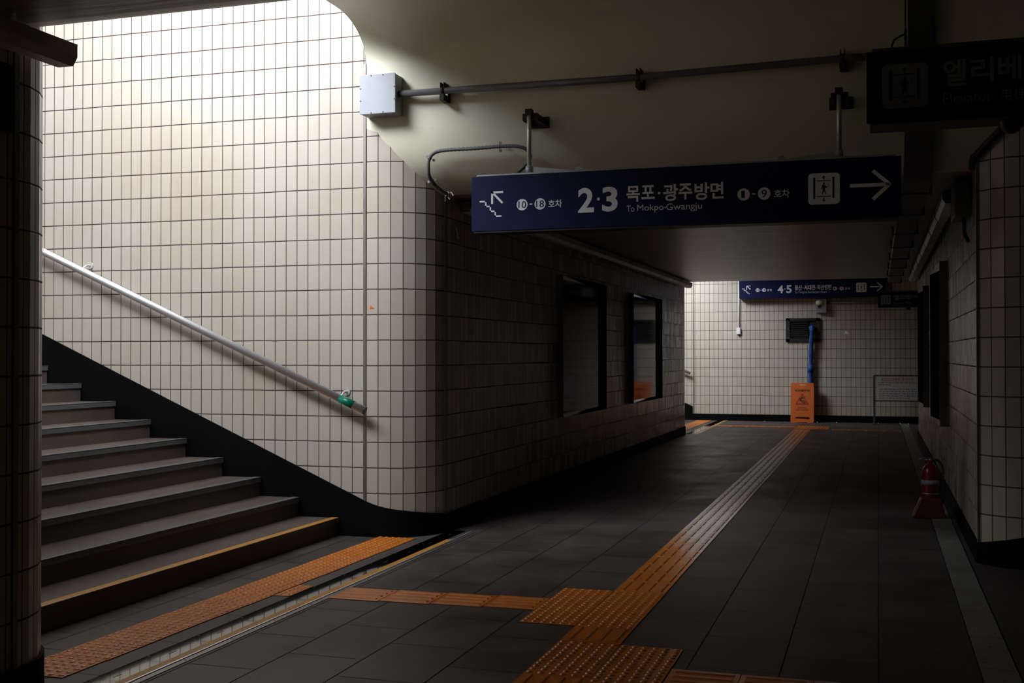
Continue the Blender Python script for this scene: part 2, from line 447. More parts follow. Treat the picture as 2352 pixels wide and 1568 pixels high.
slab('beam_far', ell(20.47, 3.29, .42, .58, -pi/2, 0, 12) + ell(21.41, 3.70, .52, .311, pi, pi/2, 10), XO, 5, M['cream_wall_paint'], 'far beam over the passage end, face hidden', 'beam')
slab('ceiling_far', [(21.41, ZC), (YF, ZC)], XO, 5, M['cream_wall_paint'], 'ceiling of the far hall')

# the platforms overhead: paving beside each stairwell plus an added canopy and screens shaping the skylight
for nm, ya, yb, yc, rise in (('near', -6, 4.27, YA, 1.9), ('far', YA+.3, 20.88, YF, .6)):
    bm = new(); box(bm, -16, XO, ya, yb, PLAT-.2, PLAT); struct('platform_'+nm, bm, M['granite_steps'], 'platform paving above the passage, out of sight', 'platform')
    bm = new(); box(bm, -16, -2.6, yb-1.2, yc+.3, ROOF, ROOF+.15); struct('added_canopy_'+nm, bm, M['sign_rim'], 'added canopy limiting the sky over the stairwell, out of sight', 'canopy')
    bm = new(); box(bm, -16, -9.5, yb-.2, yb, PLAT, ROOF); prism(bm, [(-2.6, PLAT), (-2.6, PARA), (-4.1, PARA), (-9.5, PARA+rise), (-9.5, PLAT)], XZ(yb), -.2, 0); box(bm, -13.2, -13.0, yb, yc+.3, PLAT+.1, ROOF); struct('sky_block_wall_'+nm, bm, M['low_bounce_dark'], 'added screen blocking low sky at the stair head, out of sight', 'wall')  # added screens and sloped parapet keep direct sky off the corridor floor

# floor: granite pavers in running bond
def floor_():
    bm = new(); uvl = bm.loops.layers.uv.new('UVMap')
    xs = [-4.25, -3.94, -3.53, -3.07, -2.72, -2.33, -1.91, -1.5, -1.245, -.86, -.45, -.03, .405, .57, .98, 1.4, 1.81, 2.23, 2.65, 3.06, 3.48, 3.9, 4.3, 4.7, 5.05]
    g = .0032
    for i in range(len(xs)-1):
        off = 4.96 - (.31 if i % 2 else 0) + random.uniform(-.02, .02)
        k = -22
        while True:
            ya, yb = off + k*.612, off + (k+1)*.612; k += 1
            if ya > YF: break
            yb = min(yb, YF)
            if yb - ya < .02: continue
            f = bm.faces.new([bm.verts.new(p) for p in ((dx(xs[i]+g,ya),ya+g,0),(dx(xs[i+1]-g,ya),ya+g,0),(dx(xs[i+1]-g,yb),yb-g,0),(dx(xs[i]+g,yb),yb-g,0))])
            r = (random.random(), random.random())
            for lp in f.loops: lp[uvl].uv = r
    box(bm, -4.3, 5.1, -8.4, YF, -.12, -.003, mi=1)
    return struct('floor', bm, [M['granite_paving'], M['paving_joint']], 'dark grey granite paving of the underpass', 'floor')
floor_()

# black granite skirtings
def strip_path(path, tops, z0=0):
    bm = new(); n = len(path)
    for i in range(n-1):
        (xa, ya), (xb, yb) = path[i], path[i+1]
        quad(bm, [(xa,ya,z0),(xb,yb,z0),(xb,yb,tops[i+1]),(xa,ya,tops[i])])
    return bm
def offset_path(path, d):
    out = []
    for i, p in enumerate(path):
        a = path[max(i-1, 0)]; b = path[min(i+1, len(path)-1)]
        tx, ty = b[0]-a[0], b[1]-a[1]; L = sqrt(tx*tx+ty*ty); out.append((p[0]+ty/L*d, p[1]-tx/L*d))
    return out
def skirt(name, path, tops, label, d=.016):
    bm = new(); path = [p for i, p in enumerate(path) if i == 0 or abs(p[0]-path[i-1][0])+abs(p[1]-path[i-1][1]) > 1e-6]; tops = list(tops) + [tops[-1]]*len(path); o = offset_path(path, d); n = len(path)
    for i in range(n-1):
        quad(bm, [(*o[i],0),(*o[i+1],0),(*o[i+1],tops[i+1]),(*o[i],tops[i])])
        quad(bm, [(*o[i],tops[i]),(*o[i+1],tops[i+1]),(*path[i+1],tops[i+1]),(*path[i],tops[i])])
    for i, e in ((0, 0), (n-1, 1)):
        quad(bm, [(*path[i],0),(*o[i],0),(*o[i],tops[i]),(*path[i],tops[i])])
    return struct(name, bm, M['black_granite'], label, 'skirting')
sk = lambda x: .272 + .4336*(-3.881-x)
skirt('baseboard_stair', [(-15.5, YA), (-3.864, YA)], [sk(-15.5), .275], 'sloping black granite skirting beside the stairs')
arcs = [cornerpt(.05*k) for k in range(15)] + [(XL, YA+R+.02)]
zt = [.275, .258, .243, .232, .222, .214, .207, .200, .193, .186, .179, .172, .166, .158, .150, .146]
skirt('baseboard_corner', arcs, zt, 'black granite base of the rounded corner')
skirt('baseboard_left', [(XL, YA+R+.02), (XL, 20.47)] + arc_facets(XL-R, 20.47, R, 0, pi/2, 6), [.143]*8+[.143], 'black base along the left passage wall')
skirt('baseboard_far', [(-3.95, YF), (5, YF)], [.14, .14], 'black base along the far tiled wall')
skirt('baseboard_far_stair', [(-15.5, YF), (-3.95, YF)], [sk(-15.5), .3], 'black sloping base beside the far stairs')
skirt('baseboard_right', [(XR(20.47), 20.47), (XR(8.49), 8.49)], [.143, .143], 'black base along the right passage wall')
skirt('baseboard_right_corner', [(XR(8.52), 8.52)] + rp, [.143, .143, .145, .165, .185, .21, .235, .3], 'black base of the corner at the right edge')
skirt('baseboard_pillar', [(XL, -8), (XL, 3.86)] + arc_facets(XL-R, 3.86, R, 0, pi/2, 8), [.15]*10, 'black base of the dark wall at the left edge')

# slim metal corner strips
def vbar(name, x, y, z0, z1, label, w=.0125, d=.008, mat='trim_steel', ax='x'):
    bm = new()
    if ax == 'x': box(bm, x-w, x+w, y-d, y+d*.5, z0, z1, .002, 1)
    else: box(bm, x-d, x+d, y-w, y+w, z0, z1, .002, 1)
    return struct(name, bm, M[mat], label, 'trim')
vbar('trim_1', -3.878, YA, .27, 3.715, 'steel strip dividing stair wall from the rounded corner')
vbar('trim_2', XL, 8.706, .14, 2.66, 'dark steel strip where the corner meets the passage wall', ax='y', w=.014)
vbar('trim_3', XR(8.49), 8.49, .14, 2.78, 'dark steel strip on the right passage corner', ax='y', w=.014)
vbar('trim_4', XL, 3.857, .14, 2.77, 'dark steel strip on the wall at the left edge', ax='y', w=.016)
vbar('trim_5', -3.926, YF, .14, 3.9, 'steel strip on the far wall, left end')

# ------------------------------------------------------------------ stairs
def make_stairs(label, y0, y1, x0, first_yellow=True):
    st = thing('staircase', label, 'stairs', (x0, (y0+y1)/2, 0))
    nvis = 12
    for i in range(nvis):
        x = x0 - .3462*i; z = .138 + .1487*i; zl = 0 if i == 0 else z-.1487
        bm = new(); box(bm, x-.3462-.06, x-.012, y0, y1, max(zl-.02, 0), z, .003, 1)
        s_ = obj('step', bm, M['granite_steps'], st)
        bm = new()
        box(bm, x-.062, x-.007, y0, y1-.004, z, z+.0045, 0, mi=0)            # top leg
        box(bm, x-.012, x, y0, y1-.004, z-.036, z, 0, mi=1)           # front leg
        box(bm, x-.006, x+.002, y0, y1-.004, z+.001, z+.0055, .0015, 1, mi=2)
        nz = obj('nosing', bm, [M['yellow_strip'] if i == 0 and first_yellow else M['anti_slip_grey'], M['anti_slip_grey'], M['aluminium']], s_)
        if i == 0 and first_yellow: nz['label'] = 'yellow nosing strip'
    bm = new()
    for i in range(nvis, 31):
        x = x0 - .3462*i; z = .138 + .1487*i
        box(bm, x-.3462-.01, x, y0, y1, z-.2, z)
    obj('upper_flight', bm, M['granite_steps'], st)
    return st
make_stairs('dark granite steps climbing left with a yellow edge on the lowest step', YN+.012, YA-.018, -4.093)
make_stairs('far granite steps hidden behind the passage wall, rising left', YB+.03, YF-.018, -4.25)

# handrail on the stair wall
def handrail(y, yw, zend, xend, label, ln=9.0, band=True):
    sl = .4365
    P = lambda x: (x, y, zend + sl*(xend-x))
    t = thing('handrail', label, 'handrail', (xend, yw, zend))
    bm = new(); tube(bm, [P(xend-ln), P(xend)], .031, 20); obj('rail', bm, M['stainless_steel'], t)
    bm = new(); d = Vector((1, 0, -sl)).normalized(); e = Vector(P(xend)); cyl(bm, e-d*.004, e+d*.002, .0315, 20); obj('end_cap', bm, M['dark_plastic'], t)
    if band:
        bm = new(); tube(bm, [P(xend-.213), P(xend-.094)], .0322, 20); o = obj('band', bm, M['green_tape'], t); o['label'] = 'green tape band'
    for k in range(4):
        xb = xend - .2 - 2.415*k
        p = Vector(P(xb)); bm = new()
        cyl(bm, (xb, yw-.008, p.z+.055), (xb, yw, p.z+.055), .03, 16)
        tube(bm, [(xb, yw, p.z+.055), (xb, yw-.05, p.z+.055), (xb, y+.005, p.z+.03), (xb, y, p.z+.01)], .009, 8)
        obj('bracket', bm, M['stainless_steel'], t)
handrail(8.18, YA, .99, -3.832, 'brushed steel handrail sloping along the stair wall, green tape near its end')
handrail(24.98, YF, 1.014, -3.99, 'short steel rail end showing at the far wall past the passage corner', band=False)

# ------------------------------------------------------------------ tactile paving
def tactile(name, kind, along):
    bm = new(); s = .1535; sx_ = .051 if kind == 'cut' else s; box(bm, -sx_, sx_, -s, s, 0, .005, .0012, 1)
    if kind == 'cut':
        for i in range(2):
            for j in range(6): dome(bm, ((i-.5)*.0515, (j-2.5)*.0515, .005), .0165, .0062, 10, 2)
    elif kind == 'dots':
        for i in range(6):
            for j in range(6): dome(bm, ((i-2.5)*.0515, (j-2.5)*.0515, .005), .0165, .0065, 10, 2)
    else:
        for i in range(4):
            c = (i-1.5)*.0755; hw, hl = .0165, .132
            p = [(-hl, -hw), (hl, -hw), (hl, hw), (-hl, hw)]; q = [(-hl+.006, -hw+.007), (hl-.006, -hw+.007), (hl-.006, hw-.007), (-hl+.006, hw-.007)]
            T = (lambda u, v, z: (u, c+v, z)) if along == 'x' else (lambda u, v, z: (c+v, u, z))
            A = [bm.verts.new(T(u, v, .005)) for u, v in p]; B = [bm.verts.new(T(u, v, .0102)) for u, v in q]
            bm.faces.new(B)
            for k in range(4): bm.faces.new((A[k], A[(k+1)%4], B[(k+1)%4], B[k]))
    bmesh.ops.recalc_face_normals(bm, faces=bm.faces[:])
    me = bpy.data.meshes.new(name); bm.to_mesh(me); bm.free(); me.materials.append(M['tactile_orange'])
    return me
ME_D = tactile('tactile_dots', 'dots', None); ME_X = tactile('tactile_bars_across', 'bars', 'x'); ME_Y = tactile('tactile_bars_along', 'bars', 'y')
def lay(me, x, y, label, group, sx=1):
    o = bpy.data.objects.new('tactile_tile', me); COL.objects.link(o); o.location = (x, y, 0.0002); o.scale = (sx, 1, 1)
    o.rotation_euler.z = DR*-1*1.0
    return tag(o, label, 'tactile tile', group)
P_ = .3105
for k in range(13):
    lay(ME_D, -3.60 + random.uniform(-.004, .004), 4.40 + k*P_ , 'orange dotted tile in the row at the foot of the near stairs', 'dotted tiles along the near stairs')
lay(tactile('tactile_dots_cut', 'cut', None), -3.388, 6.24, 'narrow cut dotted tile stepping out of the near stair row toward the steel threshold', None)
for k in range(4):
    x = -3.1+.155 + k*P_
    lay(ME_X, x+.005, 6.27 + .02*k, 'orange ribbed tile in the branch from the near stairs to the dotted block', 'ribbed tiles of the near left branch')
for i in range(2):
    for j in range(3): lay(ME_D, dx(-1.70+i*P_, 6.3), 6.03 + j*P_, 'orange dotted tile in the block where the left branch meets the strip', 'dotted tiles of the upper block')
lay(ME_Y, dx(-1.39, 5.7), 5.715, 'single orange ribbed tile between the two dotted blocks', None)
for i in range(2):
    for j in range(2 + i): lay(ME_D, dx(-1.39+i*P_, 5.2), 5.40 - j*P_, 'orange dotted tile in the block at the bottom edge of the picture', 'dotted tiles of the lower block')
for j in range(4): lay(ME_Y, dx(-1.39, 4.6), 4.78 - j*P_, 'orange ribbed tile of the strip at the very bottom of the picture', 'ribbed tiles nearest the camera')
for k in range(4): lay(ME_X, dx(-.765+k*P_, 5), 5.05, 'orange ribbed tile in the branch running right from the lower dotted block', 'ribbed tiles of the near right branch')
n_main = 51
for k in range(n_main):
    y = 6.965 + k*.3062
    lb = ('orange ribbed tile of the strip just past the dotted block', 'ribbed tiles at the near end of the strip') if y < 8.3 else \
         ('worn pale ribbed tile of the strip down the middle of the passage', 'worn ribbed tiles of the strip') if y < 17.5 else \
         ('orange ribbed tile of the strip close to the far hall', 'ribbed tiles at the far end of the strip')
    lay(ME_Y, dx(-1.39, y), y, lb[0], lb[1])
for i in range(2):
    for j in range(3): lay(ME_D, dx(-1.39+i*P_, 23), 22.74 + j*P_, 'orange dotted tile at the far end of the strip before the wet floor sign', 'dotted tiles of the far block')
for k in range(5): lay(ME_X, -1.6-.155-k*P_-.04, 23.12, 'orange ribbed tile in the far branch toward the second stairs', 'ribbed tiles of the far left branch')
for k in range(4): lay(ME_X, -.78+k*P_, 22.5, 'orange ribbed tile in the far branch toward the notice stand', 'ribbed tiles of the far right branch')
for k in range(13): lay(ME_D, -3.68, 21.05+k*P_, 'orange dotted tile at the foot of the far stairs', 'dotted tiles along the far stairs')

# steel thresholds across the stair openings
def threshold(label, y0, y1, ye, dxs=0):
    t = thing('threshold_track', label, 'threshold', (-3.21+dxs, (y0+y1)/2, 0))
    q = lambda x, y: x + dxs - .008*(y-y0)/ (y1-y0)*4
    def strip(nm, xa, xb, ya, yb, z, mat):
        bm = new(); T = lambda u, v, w: (q(u, v), v, w)
        prism(bm, [(xa, ya), (xb, ya), (xb, yb), (xa, yb)], T, 0.0005, z); return obj(nm, bm, M[mat], t)
    strip('outer_plate', -3.312, -3.252, y0, y1, .004, 'mirror_steel')
    strip('inner_plate', -3.25, -3.177, y0, y1, .004, 'mirror_steel')
    strip('grip_strip', -3.176, -3.131, y0, ye, .0055, 'yellow_strip')['label'] = 'yellow grip strip'
    strip('rail', -3.128, -3.118, y0, y1, .007, 'stainless_steel')
    strip('edge_plate', -3.116, -3.082, y0, y1, .003, 'trim_steel')
    n = int((y1-y0)/.42)
    for k in range(n):
        y = y0+.3+k*.42
        for x, r, nm, m in ((-3.297, .006, 'screw', 'dark_plastic'), (-3.098, .006, 'screw', 'trim_steel')):
            bm = new(); cyl(bm, (q(x, y), y, .0035), (q(x, y), y, .0052), r, 8); obj(nm, bm, M[m], t)
        bm = new(); box(bm, q(-3.236, y)-.005, q(-3.236, y)+.005, y-.03+.1, y+.03+.1, .0035, .0045); obj('slot', bm, M['dark_plastic'], t)
threshold('mirror steel threshold with a yellow strip across the near stair opening', 3.95, 8.76, 8.31)
threshold('mirror steel threshold with a yellow strip across the far stair opening', 20.6, 25.05, 25.0, -.06)

# drain covers along the right
dm = None
for k in range(38):
    y = 1.3 + k*.62
    if y+.62 > 25: break
    xa = dx(.405, y); near_ = y < 9.5
    lab = ('perforated grey drain cover beside the lift hall, near the camera', 'near drain covers') if y < 8 else ('perforated grey drain cover along the right passage wall', 'drain covers along the right wall')
    t = thing('drain_cover', lab[0], 'drain cover', (xa+.08, y+.31, 0), lab[1])
    bm = new(); box(bm, xa+.003, xa+.158, y+.004, y+.616, .0003, .004, .001, 1); obj('plate', bm, M['drain_plate'], t)
    bm = new()
    for hx, hy in ((.035, .11), (.132, .11), (.083, .42)): cyl(bm, (xa+hx, y+hy, .0035), (xa+hx, y+hy, .0046), .007, 8)
    obj('hole', bm, M['black_print'], t)

# ------------------------------------------------------------------ writing
def text_into(bm, body, x0, x1, z0, z1, to3, a, b, off=0.0):
    c = bpy.data.curves.new('txt', 'FONT'); c.body = body; c.offset = off; c.resolution_u = 4; c.dimensions = '2D'; c.fill_mode = 'FRONT'
    o = bpy.data.objects.new('txt', c); COL.objects.link(o)
    dg = bpy.context.evaluated_depsgraph_get(); dg.update()
    me = o.evaluated_get(dg).to_mesh()
    xs = [v.co.x for v in me.vertices]; ys = [v.co.y for v in me.vertices]
    mx, Mx, my, My = min(xs), max(xs), min(ys), max(ys)
    vs = [bm.verts.new(to3(x0+(v.co.x-mx)/(Mx-mx)*(x1-x0), z0+(v.co.y-my)/(My-my)*(z1-z0), a)) for v in me.vertices]
    for p in me.polygons:
        try: bm.faces.new([vs[i] for i in p.vertices])
        except ValueError: pass
    o.evaluated_get(dg).to_mesh_clear()
    bpy.data.objects.remove(o); bpy.data.curves.remove(c)
def pictogram(bw, bd, x0, z0, k, T, a, b, a2, b2):
    """lift symbol: white rounded square 0.204 x 0.208 (scaled by k) with dark bars, arrows and figure"""
    X = lambda x: x0 + (x-2.3926)*k; Z = lambda z: z0 + (z-.0987)*k
    prism(bw, rrect(X(2.3926), X(2.5965), Z(.0987), Z(.3068), .024*k), T, a, b)
    R_ = lambda xa, xb, za, zb: prism(bd, [(X(xa), Z(za)), (X(xb), Z(za)), (X(xb), Z(zb)), (X(xa), Z(zb))], T, a2, b2)
    R_(2.4255, 2.4384, .137, .279); R_(2.5492, 2.5624, .137, .279)
    R_(2.449, 2.540, .2535, .2585); R_(2.449, 2.540, .149, .154)
    cx = 2.4942
    for s, zt_ in ((1, .290), (-1, .1165)):
        R_(cx-.003, cx+.003, min(zt_, zt_-s*.027), max(zt_, zt_-s*.027))
        prism(bd, [(X(cx), Z(zt_)), (X(cx-.0107), Z(zt_-s*.010)), (X(cx-.0107), Z(zt_-s*.017)), (X(cx), Z(zt_-s*.0075)), (X(cx+.0107), Z(zt_-s*.017)), (X(cx+.0107), Z(zt_-s*.010))], T, a2, b2)
    prism(bd, disc2(X(cx), Z(.2375), .0062*k), T, a2, b2)
    body = [(-.008,.229),(.008,.229),(.0135,.214),(.0195,.2195),(.0225,.216),(.0135,.2055),(.008,.2125),(.0075,.196),(.0135,.1665),(.0085,.1645),(.001,.190),(-.006,.1645),(-.0115,.1665),(-.0065,.197),(-.0075,.214),(-.0135,.198),(-.018,.1995),(-.0125,.219)]
    prism(bd, [(X(cx+p), Z(q)) for p, q in body], T, a2, b2)
    for zz_ in (.2165, .2255, .2345): R_(2.5215, 2.5265, zz_-.0022, zz_+.0022)
def direction_sign(label, ox, oy, oz, hs, num, korean, latin, group=None, hung=True):
    """hanging direction sign: width 2.982, height .395 in local units, hs scales its height"""
    t = thing('hanging_sign', label, 'sign', (ox+1.49, oy+.08, oz), group)
    Wd, Hh = 2.984, .397
    T = lambda u, v, w: (ox+u, oy+w, oz+v*hs)
    bm = new(); box(bm, ox+.02, ox+Wd-.02, oy+.004, oy+.17, oz-.005*hs, oz+Hh*hs, .004, 1); obj('cabinet', bm, M['dark_plastic'], t)
    bm = new(); box(bm, ox, ox+Wd, oy, oy+.006, oz, oz+Hh*hs, .002, 1); pn = obj('face_panel', bm, M['sign_navy'], t)
    bm = new(); box(bm, ox+.012, ox+Wd-.012, oy+.006, oy+.17, oz-.012*hs, oz-.002*hs); obj('bottom_lip', bm, M['dark_plastic'], t)
    bm = new(); box(bm, ox+.035, ox+Wd-.035, oy+.012, oy+.15, oz+Hh*hs+.004, oz+Hh*hs+.018, .002, 1); obj('top_rail', bm, M['sign_rim'], t)
    a, b, a2, b2 = -.0012, .0, -.0022, -.0012
    def put(nm, bm, mat='sign_white'): return obj(nm, bm, M[mat], pn, recalc=False)
    bw = new(); stroke(bw, [(.0678,.2165),(.110,.2165),(.110,.1793),(.1455,.1793),(.1455,.1430),(.1834,.1430),(.1834,.1062),(.2243,.1062)], .0105, T, a, b); put('stair_symbol', bw)
    bw = new(); stroke(bw, [(.159,.2805),(.236,.2805)], .0145, T, a, b); stroke(bw, [(.159,.2805),(.159,.204)], .0145, T, a, b); stroke(bw, [(.164,.2765),(.2385,.2005)], .0145, T, a, b, False); put('up_arrow', bw)
    rc = lambda bm, q: prism(bm, [(q[0],q[2]),(q[1],q[2]),(q[1],q[3]),(q[0],q[3])], T, a, b)
    for rng in ((('10', (.3463,.429,.1395,.2243), (.3599,.4179,.1577,.2069)), ('18', (.4812,.5635,.1399,.2244), (.4932,.5531,.1572,.2071)), (.443,.4646,.179,.1877), (.5844,.6859,.1513,.2072)),
                (('1', (1.9248,2.008,.1445,.2295), (1.9502,1.9746,.1633,.2119)), ('9', (2.0616,2.1457,.1453,.2289), (2.0851,2.1223,.1611,.213)), (2.021,2.0446,.1836,.1923), (2.1686,2.2721,.1548,.2101))):
        bw = new(); bd = new()
        for num_, q, qt in rng[:2]:
            prism(bw, disc2((q[0]+q[1])/2, (q[2]+q[3])/2, (q[1]-q[0])/2), T, a, b); text_into(bd, num_, *qt, T, a2, b2, .006)
        rc(bw, rng[2]); text_into(bw, '호차', *rng[3], T, a, b, .016)
        put('carriage_numbers', bw); put('carriage_numerals', bd, 'sign_navy')['label'] = 'navy numerals'
    bw = new(); text_into(bw, num[0], .8038, .9202, .1067, .282, T, a, b, .028); rc(bw, (.9434,.9618,.1891,.208)); text_into(bw, num[1], .9797, 1.0926, .1071, .2826, T, a, b, .028); put('platform_numbers', bw)
    bw = new()
    for s_, q in korean:
        if s_ == '.': rc(bw, q)
        else: text_into(bw, s_, *q, T, a, b, .022)
    put('korean_lettering', bw); bw = new()
    for s_, q in latin:
        if s_ == '.': prism(bw, disc2((q[0]+q[1])/2, (q[2]+q[3])/2, (q[1]-q[0])/2), T, a, b)
        else: text_into(bw, s_, *q, T, a, b, 0)
    put('latin_lettering', bw); bw, bd = new(), new()
    pictogram(bw, bd, 2.3926, .0987, 1, T, a, b, a2, b2); put('lift_symbol', bw); put('lift_figure', bd, 'sign_navy')['label'] = 'navy lift figure'
    bw = new(); stroke(bw, [(2.6615,.2138),(2.896,.2138)], .0235, T, a, b, False)
    stroke(bw, [(2.806,.3085),(2.9105,.2138)], .0235, T, a, b, False); stroke(bw, [(2.806,.119),(2.9105,.2138)], .0235, T, a, b, False)
    prism(bw, [(2.897,.217),(2.9105,.2275),(2.9225,.2138),(2.9105,.2001),(2.897,.2106)], T, a, b); put('right_arrow', bw)
    if hung:
        zt_ = oz+Hh*hs+.018
        for px, sg in ((-2.452, 1), (-.277, -1)):
            bm = new(); cyl(bm, (px, 8.03, zt_+.03), (px, 8.03, 3.215), .0165, 16); obj('hanger_pole', bm, M['stainless_steel'], t)
            bm = new(); cyl(bm, (px, 8.03, zt_), (px, 8.03, zt_+.055), .026, 16); obj('pole_socket', bm, M['sign_rim'], t)
            bm = new(); prism(bm, [(px+sg*.02, zt_), (px+sg*.38, zt_), (px+sg*.38, zt_+.006), (px+sg*.02, zt_+.05)], XZ(8.0), .026, .034); obj('gusset', bm, M['sign_rim'], t)
            bm = new(); c = px+sg*.375
            prism(bm, [(c+.032*cos(pi*k/12), zt_+.036*sin(pi*k/12)) for k in range(13)] + [(c-.012*cos(pi*k/8), zt_+.012*sin(pi*k/8)) for k in range(9)], XZ(8.0), .02, .03); obj('lifting_eye', bm, M['sign_rim'], t)
            bm = new()
            box(bm, px-.052, px-.036, 8.06, YA, 3.13, 3.175); box(bm, px-.055, px+.06, 8.045, 8.058, 3.135, 3.185)
            box(bm, px+.04, px+.056, 8.05, YA, 3.135, 3.185); box(bm, px-.026, px+.026, 8.01, 8.06, 3.165, 3.212, .003, 1)
            box(bm, px-.075, px+.085, YA-.008, YA, 3.115, 3.2); cyl(bm, (px+.072, YA-.03, 3.15), (px+.072, YA, 3.15), .008, 8)
            obj('wall_bracket', bm, M['rusty_steel'], t)
    return t
direction_sign('large navy sign reading 2·3 to Mokpo·Gwangju hung before the cream beam', -2.868, 7.95, 2.3245, 1.0, '23',
    [('목',(1.155,1.2499,.1684,.2797)),('포',(1.2608,1.3559,.1841,.2805)),('.',(1.3784,1.3934,.2142,.2296)),('광',(1.4144,1.519,.1635,.2802)),('주',(1.5223,1.6169,.1685,.281)),('방',(1.6321,1.735,.1623,.2808)),('면',(1.7418,1.8312,.1671,.2806))],
    [('To',(1.156,1.211,.1,.143)),('Mokpo',(1.232,1.4175,.0895,.1465)),('.',(1.4235,1.4335,.1155,.1255)),('Gwangju',(1.436,1.6835,.0865,.1465))])
direction_sign('navy sign reading 4·5 to Yongsan·Seodaejeon·Iksan on the far wall', -2.925, 24.90, 2.612, .94, '45',
    [('용산',(1.155,1.302,.163,.281)),('.',(1.318,1.333,.214,.229)),('서대전',(1.347,1.569,.163,.281)),('.',(1.583,1.598,.214,.229)),('익산방면',(1.614,1.895,.163,.281))],
    [('To',(1.156,1.205,.1,.143)),('Yongsan',(1.222,1.405,.0865,.1465)),('.',(1.411,1.421,.1155,.1255)),('Seodaejeon',(1.426,1.673,.0865,.1465)),('.',(1.679,1.689,.1155,.1255)),('Iksan',(1.694,1.802,.1,.1465))], hung=False)
# lift signs
def lift_sign(label, ox, oy, oz, w=1.55):
    t = thing('lift_sign', label, 'sign', (ox+w/2, oy+.1, oz))
    T = lambda u, v, wd: (ox+u, oy+wd, oz+v)
    bm = new(); box(bm, ox+.01, ox+w-.01, oy+.005, oy+.2, oz-.004, oz+.28, .004, 1); obj('cabinet', bm, M['duct_paint'], t)
    bm = new(); box(bm, ox, ox+w, oy, oy+.006, oz, oz+.284, .002, 1); pn = obj('face_panel', bm, M['sign_navy'], t)
    bm = new(); box(bm, ox+.022, ox+w-.022, oy+.02, oy+.18, oz+.284, oz+.302, .002, 1); obj('top_rail', bm, M['duct_paint'], t)
    bm = new(); dome(bm, (ox+.542, oy+.1, oz-.003), .045, .052, 18, 4, Vector((0,0,-1))); obj('lamp_dome', bm, M['dark_plastic'], t)
    bm = new(); box(bm, ox+.156, ox+.259, oy+.05, oy+.15, oz+.30, 4.0, .003, 1); obj('hanger_post', bm, M['duct_paint'], t)
    bm = new()
    for zz_ in (.325, .35, .375): box(bm, ox+.146, ox+.269, oy+.08, oy+.12, oz+zz_, oz+zz_+.012, .002, 1)
    obj('bolt', bm, M['rusty_steel'], t)
    bm = new(); tube(bm, [(ox+.157, oy+.1, oz+.375), (ox+.13, oy+.1, oz+.365), (ox+.108, oy+.1, oz+.352), (ox+.098, oy+.1, oz+.33), (ox+.1, oy+.1, oz+.30)], .004, 8); obj('cable', bm, M['dark_plastic'], t)
    a, b, a2, b2 = -.0012, 0, -.0022, -.0012
    put = lambda nm, bm, mat='sign_white_dimmed': obj(nm, bm, M[mat], pn, recalc=False)
    bw, bd = new(), new(); pictogram(bw, bd, .0592, .0533, .172/.2039, T, a, b, a2, b2); put('lift_symbol', bw); put('lift_figure', bd, 'sign_navy')['label'] = 'navy lift figure'
    bw = new()
    for s_, q in (('엘', (.2876,.3737,.1258,.2314)), ('리', (.3877,.4707,.1347,.2318)), ('베', (.4848,.5693,.1363,.2335)), ('이', (.584,.66,.1345,.2335)), ('터', (.678,.764,.1345,.2335))):
        text_into(bw, s_, *q, T, a, b, .022)
    put('korean_lettering', bw)
    bw = new(); text_into(bw, 'Elevator', .2865, .4662, .0589, .101, T, a, b, 0); put('latin_lettering', bw)
    bw = new(); text_into(bw, '电梯', .4974, .585, .058, .106, T, a, b, 0); put('chinese_lettering', bw)
lift_sign('dark lift sign hanging close at the top right corner', -.061, 4.8, 2.342)
lift_sign('small dark lift sign hanging in the far hall', -.099, 22.8, 2.305)

# ------------------------------------------------------------------ conduit run on the beam
t = thing('junction_box', 'grey metal junction box with screwed lid at the end of the pipe', 'box', (-3.70, 8.2, 3.28))
bm = new(); box(bm, -3.848, -3.557, 8.14, YA-.001, 3.284, 3.582, .002, 1); obj('case', bm, M['grey_box_side'], t)
bm = new(); box(bm, -3.852, -3.553, 8.126, 8.139, 3.280, 3.586, .003, 1); ld = obj('lid', bm, M['grey_paint'], t)
bm = new()
for x, z in ((-3.755,3.576),(-3.655,3.576),(-3.755,3.29),(-3.655,3.29),(-3.845,3.48),(-3.845,3.385),(-3.561,3.48),(-3.561,3.385)):
    cyl(bm, (x, 8.1235, z), (x, 8.127, z), .005, 8)
obj('screw', bm, M['dark_plastic'], ld)
t = thing('conduit_pipe', 'thick grey steel pipe clamped along the top of the beam', 'pipe', (-1.6, 8.2, 3.4))
bm = new(); tube(bm, [(-3.556, 8.2, 3.437), (-1.675, 8.2, 3.425), (-.259, 8.2, 3.450), (.13, 8.2, 3.452)], .0255, 16); obj('pipe', bm, M['galvanised_pipe'], t)
for x, z in ((-3.188, 3.434), (-1.675, 3.425), (-.259, 3.450)):
    bm = new(); tube(bm, [(x-.011, 8.2, z), (x+.011, 8.2, z)], .031, 14)
    for s_ in (-.016, .012):
        box(bm, x+s_, x+s_+.005, 8.172, YA, z+.022, z+.062)
    box(bm, x-.02, x+.018, 8.17, YA, z-.078, z-.028, .003, 1); box(bm, x+.018, x+.03, YA-.03, YA, z-.08, z+.03)
    obj('clamp', bm, M['rusty_steel'], t)
